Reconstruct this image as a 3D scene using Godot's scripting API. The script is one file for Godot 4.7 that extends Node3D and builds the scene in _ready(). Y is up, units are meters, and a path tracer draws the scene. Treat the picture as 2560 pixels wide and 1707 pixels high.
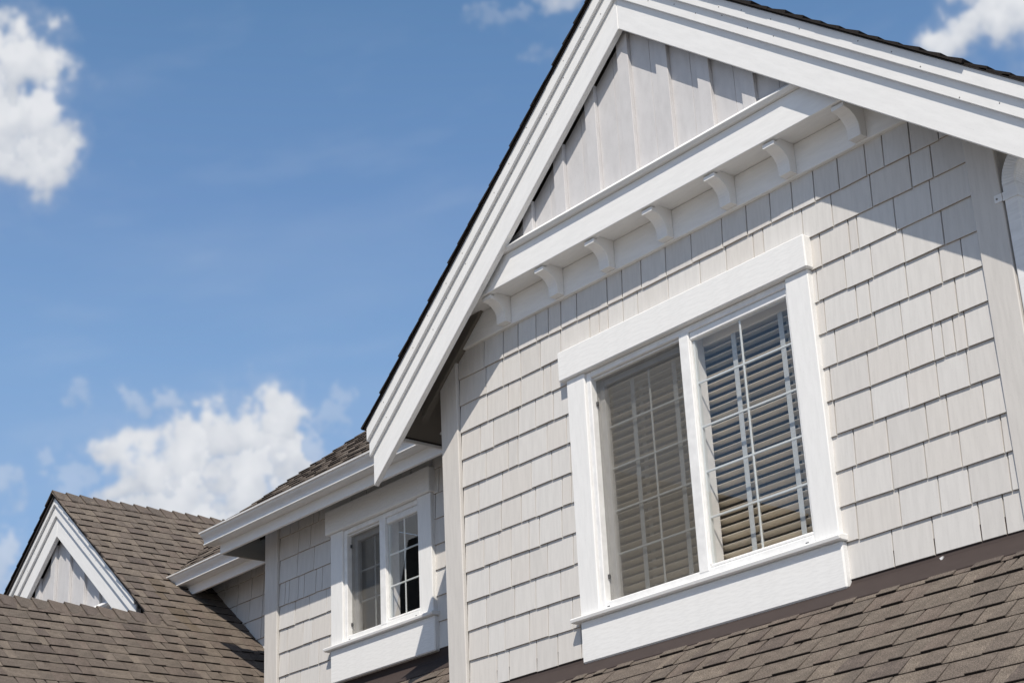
extends Node3D
# A shingled house seen from below: x runs along the front walls, y is up, z comes out of the walls. The face of the large gable's wall is z = 0.

const CAM := Vector3(7.3184, -3.5181, 5.8364)
const CAM_X := Vector3(0.633764, -0.045740, -0.772173)
const CAM_Y := Vector3(0.322389, 0.923037, 0.209926)
const CAM_Z := Vector3(0.703142, -0.381983, 0.599733)
const FOV := 22.2505
const SUN := Vector3(0.902, 1.71, 1.0)      # towards the sun
const GROUND := -5.12
const EXPO := 0.1635                         # wall shingle exposure
const REXPO := 0.127                         # roof shingle exposure

var rng := RandomNumberGenerator.new()
var M := {}
var house: Node3D
var roof_pieces := []
var names := {}


# ------------------------------------------------------------------ meshes
class Builder:
	var st := SurfaceTool.new()
	func _init() -> void:
		st.begin(Mesh.PRIMITIVE_TRIANGLES)
	func tri(a: Vector3, b: Vector3, c: Vector3, n: Vector3) -> void:
		if (b - a).cross(c - a).dot(n) > 0.0:
			var k := b
			b = c
			c = k
		for v: Vector3 in [a, b, c]:
			st.set_normal(n)
			st.add_vertex(v)
	func face(pts: Array, n: Vector3) -> void:
		for i in range(1, pts.size() - 1):
			tri(pts[0], pts[i], pts[i + 1], n)
	func autoface(pts: Array, inside: Vector3) -> void:
		var n: Vector3 = (pts[1] - pts[0]).cross(pts[2] - pts[0])
		if n.length() < 1e-12:
			return
		n = n.normalized()
		if n.dot(pts[0] - inside) < 0.0:
			n = -n
		face(pts, n)
	func done(into: ArrayMesh = null) -> ArrayMesh:
		return st.commit(into)


func bevel_box(s: Vector3, b: float) -> ArrayMesh:
	var m := Builder.new()
	var h := s * 0.5
	b = minf(b, minf(h.x, minf(h.y, h.z)) * 0.6)
	var i := h - Vector3(b, b, b)
	for ax in 3:
		var u := (ax + 1) % 3
		var w := (ax + 2) % 3
		for sg: float in [-1.0, 1.0]:
			var n := Vector3.ZERO
			n[ax] = sg
			var q := []
			for k: Array in [[-1, -1], [1, -1], [1, 1], [-1, 1]]:
				var p := Vector3.ZERO
				p[ax] = sg * h[ax]
				p[u] = k[0] * i[u]
				p[w] = k[1] * i[w]
				q.append(p)
			m.face(q, n)
		# edges running along ax
		for su: float in [-1.0, 1.0]:
			for sw: float in [-1.0, 1.0]:
				var n := Vector3.ZERO
				n[u] = su
				n[w] = sw
				n = n.normalized()
				var q := []
				for k: Array in [[-1, 0], [1, 0], [1, 1], [-1, 1]]:
					var p := Vector3.ZERO
					p[ax] = k[0] * i[ax]
					p[u] = su * (h[u] if k[1] == 0 else i[u])
					p[w] = sw * (i[w] if k[1] == 0 else h[w])
					q.append(p)
				m.face(q, n)
	for sx: float in [-1.0, 1.0]:
		for sy: float in [-1.0, 1.0]:
			for sz: float in [-1.0, 1.0]:
				m.tri(Vector3(sx * h.x, sy * i.y, sz * i.z), Vector3(sx * i.x, sy * h.y, sz * i.z), Vector3(sx * i.x, sy * i.y, sz * h.z), Vector3(sx, sy, sz).normalized())
	return m.done()


# a polygon in local xy, extruded along local z, its end faces chamfered by c
func prism_mesh(pts: PackedVector2Array, z0: float, z1: float, c := 0.0, smooth := false) -> ArrayMesh:
	var m := Builder.new()
	var area := 0.0
	var n := pts.size()
	for i in n:
		area += pts[i].cross(pts[(i + 1) % n])
	if area < 0.0:
		pts.reverse()
	var out := PackedVector2Array()        # outward normals of the edges
	for i in n:
		var d := (pts[(i + 1) % n] - pts[i]).normalized()
		out.append(Vector2(d.y, -d.x))
	var inn := PackedVector2Array()
	for i in n:
		var a := out[(i + n - 1) % n]
		var b := out[i]
		var v := (a + b)
		v = v / maxf(v.length_squared() * 0.5, 0.2)
		inn.append(pts[i] - v * c)
	var ids := Geometry2D.triangulate_polygon(inn)
	for k in range(0, ids.size(), 3):
		var t := [inn[ids[k]], inn[ids[k + 1]], inn[ids[k + 2]]]
		m.face([Vector3(t[0].x, t[0].y, z1), Vector3(t[1].x, t[1].y, z1), Vector3(t[2].x, t[2].y, z1)], Vector3(0, 0, 1))
		m.face([Vector3(t[0].x, t[0].y, z0), Vector3(t[1].x, t[1].y, z0), Vector3(t[2].x, t[2].y, z0)], Vector3(0, 0, -1))
	for i in n:
		var j := (i + 1) % n
		var nn := Vector3(out[i].x, out[i].y, 0)
		m.face([Vector3(pts[i].x, pts[i].y, z0 + c), Vector3(pts[j].x, pts[j].y, z0 + c), Vector3(pts[j].x, pts[j].y, z1 - c), Vector3(pts[i].x, pts[i].y, z1 - c)], nn)
		if c > 0.0:
			m.face([Vector3(pts[i].x, pts[i].y, z1 - c), Vector3(pts[j].x, pts[j].y, z1 - c), Vector3(inn[j].x, inn[j].y, z1), Vector3(inn[i].x, inn[i].y, z1)], (nn + Vector3(0, 0, 1)).normalized())
			m.face([Vector3(pts[i].x, pts[i].y, z0 + c), Vector3(pts[j].x, pts[j].y, z0 + c), Vector3(inn[j].x, inn[j].y, z0), Vector3(inn[i].x, inn[i].y, z0)], (nn - Vector3(0, 0, 1)).normalized())
	return m.done()


# a wall shingle: w wide, h high, butt thick at the bottom; origin at the bottom middle, back at z = 0
func wedge_mesh(w: float, h: float, tb: float, tt: float, skew: float) -> ArrayMesh:
	var m := Builder.new()
	var a := w * 0.5
	var c := 0.0012
	var back := -0.013
	var b0 := Vector3(-a, skew, back)
	var b1 := Vector3(a, -skew, back)
	var f0 := Vector3(-a + c, skew + c, tb)
	var f1 := Vector3(a - c, -skew + c, tb)
	var u0 := Vector3(-a, skew, tb - c)
	var u1 := Vector3(a, -skew, tb - c)
	var t0 := Vector3(-a, h, back)
	var t1 := Vector3(a, h, back)
	var g0 := Vector3(-a + c, h, tt)
	var g1 := Vector3(a - c, h, tt)
	var s0 := Vector3(-a, h, tt - c * 0.5)
	var s1 := Vector3(a, h, tt - c * 0.5)
	var o := Vector3(0, h * 0.5, 0.001)
	m.autoface([f0, f1, g1, g0], o)
	var e := Builder.new()
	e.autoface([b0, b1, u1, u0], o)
	m.autoface([u0, u1, f1, f0], o)
	m.autoface([b0, u0, s0, t0], o)
	m.autoface([b1, u1, s1, t1], o)
	m.autoface([u0, f0, g0, s0], o)
	m.autoface([u1, f1, g1, s1], o)
	m.autoface([t0, t1, g1, g0], o)
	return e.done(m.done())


# a roof shingle: local x along the course, y out of the roof, z down the slope; the butt edge at z = +e/2
func roof_mesh(w: float, e: float, t: float, sl: float, sr: float, up: float) -> ArrayMesh:
	var m := Builder.new()
	var a := w * 0.5
	var z0 := -e * 0.5 - up
	var z1 := e * 0.5
	var b := 0.0015
	var top := [Vector3(-a + sl, 0.0025, z0), Vector3(a + sr, 0.0025, z0), Vector3(a, t, z1 - b), Vector3(-a, t, z1 - b)]
	var lip := [Vector3(-a, t - b, z1), Vector3(a, t - b, z1)]
	var bot := [Vector3(-a + sl, -0.001, z0), Vector3(a + sr, -0.001, z0), Vector3(a, -0.001, z1), Vector3(-a, -0.001, z1)]
	var o := Vector3(0, 0.0005, 0)
	m.autoface(top, o)
	m.autoface([top[3], top[2], lip[1], lip[0]], o)
	var cut := Builder.new()
	cut.autoface([lip[0], lip[1], bot[2], bot[3]], o)
	m.autoface([top[0], top[3], lip[0], bot[3], bot[0]], o)
	m.autoface([top[1], top[2], lip[1], bot[2], bot[1]], o)
	m.autoface([top[0], top[1], bot[1], bot[0]], o)
	return cut.done(m.done())


func obj(called: String, mesh: Mesh, m: Material, parent: Node, at := Transform3D()) -> MeshInstance3D:
	var o := MeshInstance3D.new()
	o.name = called
	o.mesh = mesh
	o.material_override = m
	o.transform = at
	o.cast_shadow = GeometryInstance3D.SHADOW_CASTING_SETTING_ON
	parent.add_child(o, true)
	return o


# a mesh of two surfaces: m on the faces, ends on the cut butt
func obj2(called: String, mesh: ArrayMesh, m: Material, ends: Material, parent: Node, at: Transform3D) -> MeshInstance3D:
	mesh.surface_set_material(0, m)
	mesh.surface_set_material(1, ends)
	return obj(called, mesh, null, parent, at)


func bx(parent: Node, called: String, m: Material, x0: float, x1: float, y0: float, y1: float, z0: float, z1: float, b := 0.003) -> MeshInstance3D:
	var s := Vector3(absf(x1 - x0), absf(y1 - y0), absf(z1 - z0))
	return obj(called, bevel_box(s, b), m, parent, Transform3D(Basis(), Vector3(x0 + x1, y0 + y1, z0 + z1) * 0.5))


# polygon given in world xy, from z0 to z1; the mesh's own x runs at the angle turn so that grain follows it
func plate(parent: Node, called: String, m: Material, pts: Array, z0: float, z1: float, turn := 0.0, c := 0.003) -> MeshInstance3D:
	var mid := Vector2.ZERO
	for p: Vector2 in pts:
		mid += p / pts.size()
	var loc := PackedVector2Array()
	for p: Vector2 in pts:
		loc.append((p - mid).rotated(-turn))
	var zm := (z0 + z1) * 0.5
	return obj(called, prism_mesh(loc, z0 - zm, z1 - zm, c), m, parent, Transform3D(Basis(Vector3(0, 0, 1), turn), Vector3(mid.x, mid.y, zm)))


# profile given in (z, y), run along x from x0 to x1
func run_x(parent: Node, called: String, m: Material, pts: Array, x0: float, x1: float, c := 0.0) -> MeshInstance3D:
	var loc := PackedVector2Array()
	for p: Vector2 in pts:
		loc.append(p)
	var xm := (x0 + x1) * 0.5
	var hw := absf(x1 - x0) * 0.5
	return obj(called, prism_mesh(loc, -hw, hw, c), m, parent, Transform3D(Basis(Vector3(0, 0, 1), Vector3(0, 1, 0), Vector3(-1, 0, 0)), Vector3(xm, 0, 0)))


func part(called: String, parent: Node) -> Node3D:
	var o := Node3D.new()
	o.name = called
	parent.add_child(o, true)
	return o


func tag(o: Node, label: String, category := "", group := "", kind := "") -> Node:
	if label: o.set_meta("label", label)
	if category: o.set_meta("category", category)
	if group: o.set_meta("group", group)
	if kind: o.set_meta("kind", kind)
	return o


# ------------------------------------------------------------------ materials
func lin(r: float, g: float, b: float) -> Color:
	return Color(r, g, b).linear_to_srgb()


func noise(size: int, freq: float, oct: int, sd: int, type := FastNoiseLite.TYPE_SIMPLEX_SMOOTH) -> PackedByteArray:
	var n := FastNoiseLite.new()
	n.noise_type = type
	n.seed = sd
	n.frequency = freq
	n.fractal_octaves = oct
	n.fractal_gain = 0.55
	var im := n.get_seamless_image(size, size)
	im.convert(Image.FORMAT_L8)
	return im.get_data()


# grey multiplier textures: each layer is [bytes, low, high]; layers are multiplied
func grey_tex(size: int, layers: Array) -> Array:
	var data := PackedByteArray()
	data.resize(size * size * 3)
	var bump := PackedByteArray()
	bump.resize(size * size)
	for i in size * size:
		var v := 1.0
		for l: Array in layers:
			v *= lerpf(l[1], l[2], l[0][i] / 255.0)
		var g := clampi(int(v * 255.0), 0, 255)
		data[i * 3] = g
		data[i * 3 + 1] = g
		data[i * 3 + 2] = g
		bump[i] = g
	var im := Image.create_from_data(size, size, false, Image.FORMAT_RGB8, data)
	im.generate_mipmaps()
	var bm := Image.create_from_data(size, size, false, Image.FORMAT_L8, bump)
	bm.convert(Image.FORMAT_RGBA8)
	bm.bump_map_to_normal_map(6.0)
	bm.generate_mipmaps()
	return [ImageTexture.create_from_image(im), ImageTexture.create_from_image(bm)]


func mat(c: Color, rough: float, tex: Array = [], scale := Vector3.ONE, world := true, nscale := 0.0, offset := Vector3.ZERO) -> StandardMaterial3D:
	var m := StandardMaterial3D.new()
	m.albedo_color = c
	m.roughness = rough
	m.metallic_specular = 0.4
	if tex:
		m.albedo_texture = tex[0]
		m.uv1_triplanar = true
		m.uv1_world_triplanar = world
		m.uv1_scale = scale
		m.uv1_offset = offset
		if nscale > 0.0:
			m.normal_enabled = true
			m.normal_texture = tex[1]
			m.normal_scale = nscale
	return m


func make_materials() -> void:
	var n1 := noise(512, 0.02, 5, 11)
	var n2 := noise(512, 0.008, 4, 12)
	var n3 := noise(512, 0.09, 3, 13)
	var speck := PackedByteArray()
	speck.resize(512 * 512)
	rng.seed = 5
	for i in 512 * 512:
		speck[i] = rng.randi() & 255
	var dots := PackedByteArray()          # sparse dark flecks
	dots.resize(512 * 512)
	dots.fill(255)
	for k in 260:
		var p := rng.randi_range(2, 509) + 512 * rng.randi_range(2, 509)
		for d: int in [0, 1, 512, 513]:
			dots[p + d] = rng.randi_range(20, 140)
	var grain := grey_tex(512, [[n1, 0.993, 1.004], [n2, 0.962, 1.018], [dots, 0.75, 1.0]])
	var fine := grey_tex(512, [[n3, 0.9, 1.05], [n2, 0.95, 1.03], [speck, 0.96, 1.0]])
	var gran := grey_tex(512, [[speck, 0.40, 1.0], [n3, 0.58, 1.22], [n2, 0.84, 1.10]])
	var smooth := grey_tex(512, [[n2, 0.95, 1.02], [n1, 0.97, 1.01]])
	var paint := grey_tex(512, [[n2, 0.975, 1.01], [n1, 0.994, 1.004], [dots, 0.8, 1.0]])
	M.white_x = mat(lin(0.83, 0.83, 0.826), 0.5, paint, Vector3(1.2, 7, 7), true, 0.04)
	M.white_y = mat(lin(0.83, 0.83, 0.826), 0.5, paint, Vector3(7, 1.2, 7), true, 0.03)
	M.white_z = mat(lin(0.82, 0.817, 0.81), 0.55, paint, Vector3(3, 3, 0.7), true, 0.12)
	M.rough_x = mat(lin(0.835, 0.835, 0.83), 0.6, grain, Vector3(2.5, 20, 20), true, 0.18)
	M.rake = mat(lin(0.82, 0.82, 0.816), 0.5, paint, Vector3(1.0, 6, 6), false, 0.03)
	M.vinyl = mat(lin(0.86, 0.86, 0.858), 0.35, smooth, Vector3(2, 2, 2))
	M.gutter = mat(lin(0.80, 0.80, 0.80), 0.32, smooth, Vector3(0.8, 6, 6))
	M.board = mat(lin(0.615, 0.593, 0.568), 0.7, grain, Vector3(7, 0.8, 7), true, 0.05)
	for k in 7:
		var t: float = [1.0, 0.975, 1.02, 0.985, 1.01, 0.955, 1.03][k]
		var w: float = [0.0, 0.004, -0.004, 0.006, -0.005, 0.0, -0.007][k]
		M["shingle%d" % k] = mat(lin(0.632 * t + w, 0.614 * t, 0.594 * t - w), 0.75, grain, Vector3(8, 0.9, 8), true, 0.05, Vector3(0.37 * k, 0.21 * k, 0.11 * k))
	for k in 3:
		var t: float = [1.0, 0.99, 1.008][k]
		M["siding%d" % k] = mat(lin(0.600 * t, 0.592 * t, 0.600 * t), 0.7, grain, Vector3(3.0, 1.2, 3.0), true, 0.03, Vector3(0.31 * k, 0.43 * k, 0))
	var rc := [Vector3(0.150, 0.126, 0.106), Vector3(0.172, 0.147, 0.122), Vector3(0.118, 0.097, 0.086), Vector3(0.205, 0.174, 0.142), Vector3(0.140, 0.120, 0.102), Vector3(0.160, 0.130, 0.110)]
	for k in rc.size():
		var v: Vector3 = rc[k].lerp(Vector3(0.152, 0.128, 0.108), 0.35) * Vector3(2.60, 2.54, 2.52)
		M["roof%d" % k] = mat(lin(v.x, v.y, v.z), 0.95, gran, Vector3(2.6, 2.6, 2.6), false, 0.7, Vector3(0.29 * k, 0.17 * k, 0.41 * k))
	M.roof6 = mat(lin(0.36, 0.285, 0.215), 0.95, gran, Vector3(2.6, 2.6, 2.6), false, 0.7)
	M.butt_dark = mat(lin(0.30, 0.26, 0.23), 0.9)  # darker colour on the undersides of wall shingle butts, deepens the course lines
	M.asphalt = mat(lin(0.060, 0.048, 0.043), 0.95, gran, Vector3(3, 3, 3), false, 0.4)
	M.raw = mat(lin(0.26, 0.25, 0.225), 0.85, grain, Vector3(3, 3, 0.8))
	M.felt = mat(lin(0.035, 0.03, 0.028), 0.95)
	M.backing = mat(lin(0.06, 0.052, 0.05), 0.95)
	M.flashing = mat(lin(0.058, 0.045, 0.042), 0.7, smooth, Vector3(1.5, 4, 4))
	M.flashing.metallic_specular = 0.25
	M.sheath = mat(lin(0.17, 0.155, 0.135), 0.85, grain, Vector3(3, 3, 0.8))
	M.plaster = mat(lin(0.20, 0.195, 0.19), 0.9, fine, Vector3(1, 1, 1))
	M.slat = mat(lin(0.74, 0.68, 0.58), 0.5)
	M.tape = mat(lin(0.55, 0.58, 0.59), 0.8, fine, Vector3(6, 12, 6), true, 0.2)
	M.muntin = mat(lin(0.72, 0.75, 0.74), 0.4)
	M.clip = mat(lin(0.07, 0.07, 0.075), 0.5)
	M.nail = mat(lin(0.16, 0.15, 0.14), 0.6)
	var glass := StandardMaterial3D.new()
	glass.albedo_color = Color(0.16, 0.19, 0.20, 0.03)
	glass.transparency = BaseMaterial3D.TRANSPARENCY_ALPHA
	glass.roughness = 0.0
	glass.metallic_specular = 0.6
	M.glass = glass
	var scr := StandardMaterial3D.new()
	scr.albedo_color = Color(0.46, 0.45, 0.43, 0.30)
	scr.transparency = BaseMaterial3D.TRANSPARENCY_ALPHA
	scr.roughness = 1.0
	scr.metallic_specular = 0.0
	M.screen = scr
	M.ground = mat(lin(0.66, 0.605, 0.525), 0.95, gran, Vector3(0.4, 0.4, 0.4))
	M.stone = mat(lin(0.4, 0.38, 0.35), 0.9, fine, Vector3(1, 1, 1))
	M.neighbour = mat(lin(0.36, 0.33, 0.30), 0.9, fine, Vector3(1, 1, 1))
	M.neighbour_roof = mat(lin(0.22, 0.18, 0.15), 0.95, gran, Vector3(1, 1, 1))


# ------------------------------------------------------------------ sky
var wisp := FastNoiseLite.new()
var puff := FastNoiseLite.new()
var clouds := []


func make_clouds() -> void:
	wisp.seed = 3
	wisp.frequency = 1.0
	wisp.fractal_octaves = 4
	puff.seed = 8
	puff.frequency = 1.0
	puff.fractal_octaves = 4
	puff.fractal_gain = 0.5
	# each cloud: centre, then its lobes [azimuth, elevation, radius] in degrees
	clouds = [
		[[-68.3, 29.3, 2.3], [-67.4, 31.0, 1.35], [-66.6, 29.0, 1.45], [-66.2, 28.1, 1.1], [-69.5, 28.6, 2.1], [-71.5, 30.0, 3.0], [-67.4, 27.9, 0.9]],
		[[-62.6, 18.2, 1.35], [-60.7, 18.5, 1.4], [-59.2, 19.4, 1.25], [-57.9, 20.1, 0.95], [-57.5, 19.0, 1.15], [-58.8, 17.6, 1.7], [-61.3, 17.0, 1.6], [-56.9, 17.8, 1.0], [-59.9, 15.8, 1.8], [-62.9, 16.6, 1.1], [-58.9, 13.5, 2.5], [-61.8, 13.5, 2.2]],
		[[-30.6, 31.0, 1.5], [-32.1, 30.6, 1.0], [-29.2, 31.4, 2.0], [-33.0, 30.4, 0.6], [-27.0, 31.0, 2.6], [-30.5, 32.6, 1.6]],
		[[-46.6, 33.7, 0.8, 0.5], [-46.0, 34.4, 0.9, 0.7], [-48.6, 32.9, 0.7, 0.18], [-49.6, 32.9, 0.5, 0.18]],
		[[-67.3, 17.6, 0.8, 0.3], [-66.9, 15.0, 0.9, 0.5], [-68.3, 14.0, 1.4, 0.6], [-69.0, 16.4, 1.0, 0.4]],
		[[-64.9, 20.9, 0.5, 0.22], [-62.7, 20.5, 0.55, 0.3], [-61.7, 20.3, 0.6, 0.36], [-56.0, 20.3, 0.5, 0.22], [-64.8, 17.8, 0.6, 0.25], [-56.4, 19.2, 0.9, 0.4]],
		[[-68.6, 33.9, 0.9, 0.45], [-70.2, 34.4, 1.5, 0.7]],
		[[-127.0, 16.3, 2.1], [-124.6, 15.6, 2.0], [-129.4, 15.2, 1.7], [-122.5, 15.0, 1.8]],
	]
	var r := RandomNumberGenerator.new()
	r.seed = 21
	for k in 34:
		var az := r.randf_range(-180, 180)
		var el := asin(r.randf_range(0.12, 0.95)) * 57.2958
		if az > -76 and az < -22 and el > 8 and el < 40:
			continue
		var c := []
		var size := r.randf_range(1.2, 3.6)
		for j in r.randi_range(5, 10):
			c.append([az + r.randf_range(-2.2, 2.2) * size / cos(deg_to_rad(el)) * 0.7, el + r.randf_range(-0.6, 1.0) * size * 0.6, size * r.randf_range(0.45, 0.95)])
		clouds.append(c)


func smooth(a: float, b: float, x: float) -> float:
	var t := clampf((x - a) / (b - a), 0.0, 1.0)
	return t * t * (3.0 - 2.0 * t)


func sky_at(az: float, el: float, near: Array) -> Color:
	var t := clampf(el, 0.0, 90.0)
	# linear radiance of clear air, by elevation
	var stops := [[0.0, Vector3(0.50, 0.60, 0.72)], [9.0, Vector3(0.34, 0.485, 0.72)], [16.0, Vector3(0.270, 0.440, 0.710)], [22.0, Vector3(0.212, 0.372, 0.640)], [27.0, Vector3(0.155, 0.290, 0.545)], [34.0, Vector3(0.105, 0.225, 0.438)], [60.0, Vector3(0.075, 0.17, 0.36)], [90.0, Vector3(0.06, 0.145, 0.32)]]
	var c: Vector3 = stops[stops.size() - 1][1]
	for i in stops.size() - 1:
		if t <= stops[i + 1][0]:
			var f: float = (t - stops[i][0]) / (stops[i + 1][0] - stops[i][0])
			c = (stops[i][1] as Vector3).lerp(stops[i + 1][1], f)
			break
	if el > 0.0:
		var ca := cos(deg_to_rad(el))
		var dir := Vector3(sin(deg_to_rad(az)) * ca, sin(deg_to_rad(el)), -cos(deg_to_rad(az)) * ca)
		# the air is brighter and whiter round the sun
		c += Vector3(0.46, 0.45, 0.43) * exp(-rad_to_deg(acos(clampf(dir.dot(SUN.normalized()), -1.0, 1.0))) / 24.0)
		# thin high haze in streaks
		var hz := wisp.get_noise_3d(dir.x * 2.2 + dir.y * 3.0, dir.y * 9.0 - dir.x * 3.0, dir.z * 2.2)
		var hz2 := wisp.get_noise_3d(dir.x * 9.0, dir.y * 34.0 - dir.x * 8.0, dir.z * 9.0)
		var veil := smooth(-0.1, 0.7, hz) * 0.10 + smooth(0.0, 0.7, hz2) * 0.06
		c = c.lerp(Vector3(0.62, 0.68, 0.78), veil)
		var best := -9.0
		var shade := 0.0
		var most := 1.0
		var low := 0.0
		if near:
			# the outlines are torn by noise before the lobes are measured
			var w := dir * 30.0
			var wu := puff.get_noise_3dv(w) * 1.0 + puff.get_noise_3dv(w * 3.7) * 0.24
			var wv := puff.get_noise_3dv(w + Vector3(31, 17, 5)) * 0.9 + puff.get_noise_3dv(w * 3.7 + Vector3(9, 2, 4)) * 0.24
			for l: Array in near:
				var du: float = (az - l[0]) * ca + wu * minf(l[2] * (1.0 if l.size() < 4 else 2.4), 1.6)
				var dv: float = el - l[1] + wv * minf(l[2] * (1.0 if l.size() < 4 else 2.4), 1.6)
				var q: float = 1.0 - sqrt(du * du + dv * dv * (1.0 if dv > 0.0 else 1.25)) / l[2]
				if q > best:
					best = q
					most = l[3] if l.size() > 3 else 1.0
					low = clampf(0.4 - 0.7 * dv / l[2], 0.0, 1.0)
				if q > -0.3:
					shade = maxf(shade, (q + 0.3) * (0.75 + 0.5 * dv / l[2]))
		if best > -0.9:
			var p := dir * 30.0
			var nz := puff.get_noise_3dv(p + Vector3(3, 50, 2))
			var nf := puff.get_noise_3dv(p * 3.3 + Vector3(7, 3, 1))
			var f := best * 1.25 + 0.06 + nz * 0.34 + nf * 0.10
			var a := smooth(-0.22 - 0.25 * low, 0.50 + 0.40 * low, f) * 0.97 * most
			a = maxf(a, smooth(-0.8, 0.4, f) * 0.20 * most)
			var lit := clampf(0.62 + 0.34 * shade - 0.42 * low + nz * 0.40 + nf * 0.14, 0.0, 1.0)
			var cc := Vector3(0.46, 0.505, 0.585).lerp(Vector3(0.80, 0.815, 0.845), lit)
			c = c.lerp(cc, a)
	return Color(c.x, c.y, c.z).linear_to_srgb()


func make_sky() -> Texture2D:
	make_clouds()
	var W := 1024
	var im := Image.create(W, W / 2, false, Image.FORMAT_RGBA8)
	paint_sky(im, W, Rect2i(0, 0, W, W / 2), Vector2i.ZERO)
	im.resize(4096, 2048, Image.INTERPOLATE_CUBIC)
	var x0 := int((360.0 - 76.0) / 360.0 * 4096)
	var x1 := int((360.0 - 22.0) / 360.0 * 4096)
	var y0 := int((90.0 - 40.0) / 180.0 * 2048)
	var y1 := int((90.0 - 9.0) / 180.0 * 2048)
	var fine := Image.create(x1 - x0, y1 - y0, false, Image.FORMAT_RGBA8)
	paint_sky(fine, 4096, Rect2i(x0, y0, x1 - x0, y1 - y0), Vector2i(x0, y0))
	im.blit_rect(fine, Rect2i(0, 0, x1 - x0, y1 - y0), Vector2i(x0, y0))
	return ImageTexture.create_from_image(im)


func paint_sky(im: Image, width: int, area: Rect2i, at: Vector2i) -> void:
	var half := width / 2
	for bx0 in range(area.position.x, area.end.x, 32):
		for by0 in range(area.position.y, area.end.y, 32):
			var azc := fposmod((bx0 + 16.0) / width * 360.0 + 180.0, 360.0) - 180.0
			var elc := 90.0 - (by0 + 16.0) / half * 180.0
			var reach := 16.0 / half * 180.0 * 1.5
			var near := []
			for c: Array in clouds:
				for l: Array in c:
					var du: float = fposmod(azc - l[0] + 180.0, 360.0) - 180.0
					if absf(du) * cos(deg_to_rad(clampf(absf(elc) - reach, 0, 89))) < l[2] * 1.95 + reach * 1.2 and absf(elc - l[1]) < l[2] * 1.95 + reach:
						near.append(l)
			for x in range(bx0, mini(bx0 + 32, area.end.x)):
				for y in range(by0, mini(by0 + 32, area.end.y)):
					var az := fposmod((x + 0.5) / width * 360.0 + 180.0, 360.0) - 180.0
					var el := 90.0 - (y + 0.5) / half * 180.0
					im.set_pixel(x - at.x, y - at.y, sky_at(az, el, near))


# ------------------------------------------------------------------ walls
func shingle_wall(parent: Node, x0: float, x1: float, bottom: float, count: int, z: float, keep: Array, sd: int) -> void:
	var r := RandomNumberGenerator.new()
	r.seed = sd
	var last := -1
	for j in count:
		var y := bottom + EXPO * j
		var x := x0
		while x < x1 - 0.004:
			var w: float = r.randf_range(0.10, 0.25)
			if r.randf() < 0.12:
				w = r.randf_range(0.05, 0.09)
			var e := minf(x + w, x1)
			if x1 - e < 0.03:
				e = x1
			var spans := [[x, e]]
			for k: Rect2 in keep:
				if y + EXPO > k.position.y and y < k.end.y:
					var cut := []
					for s: Array in spans:
						if s[1] <= k.position.x or s[0] >= k.end.x:
							cut.append(s)
						else:
							if s[0] < k.position.x - 0.01:
								cut.append([s[0], k.position.x])
							if s[1] > k.end.x + 0.01:
								cut.append([k.end.x, s[1]])
					spans = cut
			for s: Array in spans:
				var gap := r.randf_range(0.0048, 0.0075)
				var id := r.randi_range(0, 6)
				if id == last:
					id = (id + 3) % 7
				last = id
				var tb := r.randf_range(0.0105, 0.0130)
				var skew := r.randf_range(-0.0012, 0.0012)
				obj2("wood_shingle", wedge_mesh(s[1] - s[0] - gap, EXPO + 0.006, tb, 0.0022, skew), M["shingle%d" % id], M.butt_dark, parent, Transform3D(Basis(), Vector3((s[0] + s[1]) * 0.5, y + r.randf_range(-0.002, 0.002), z - 0.001)))
			x = e


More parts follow.
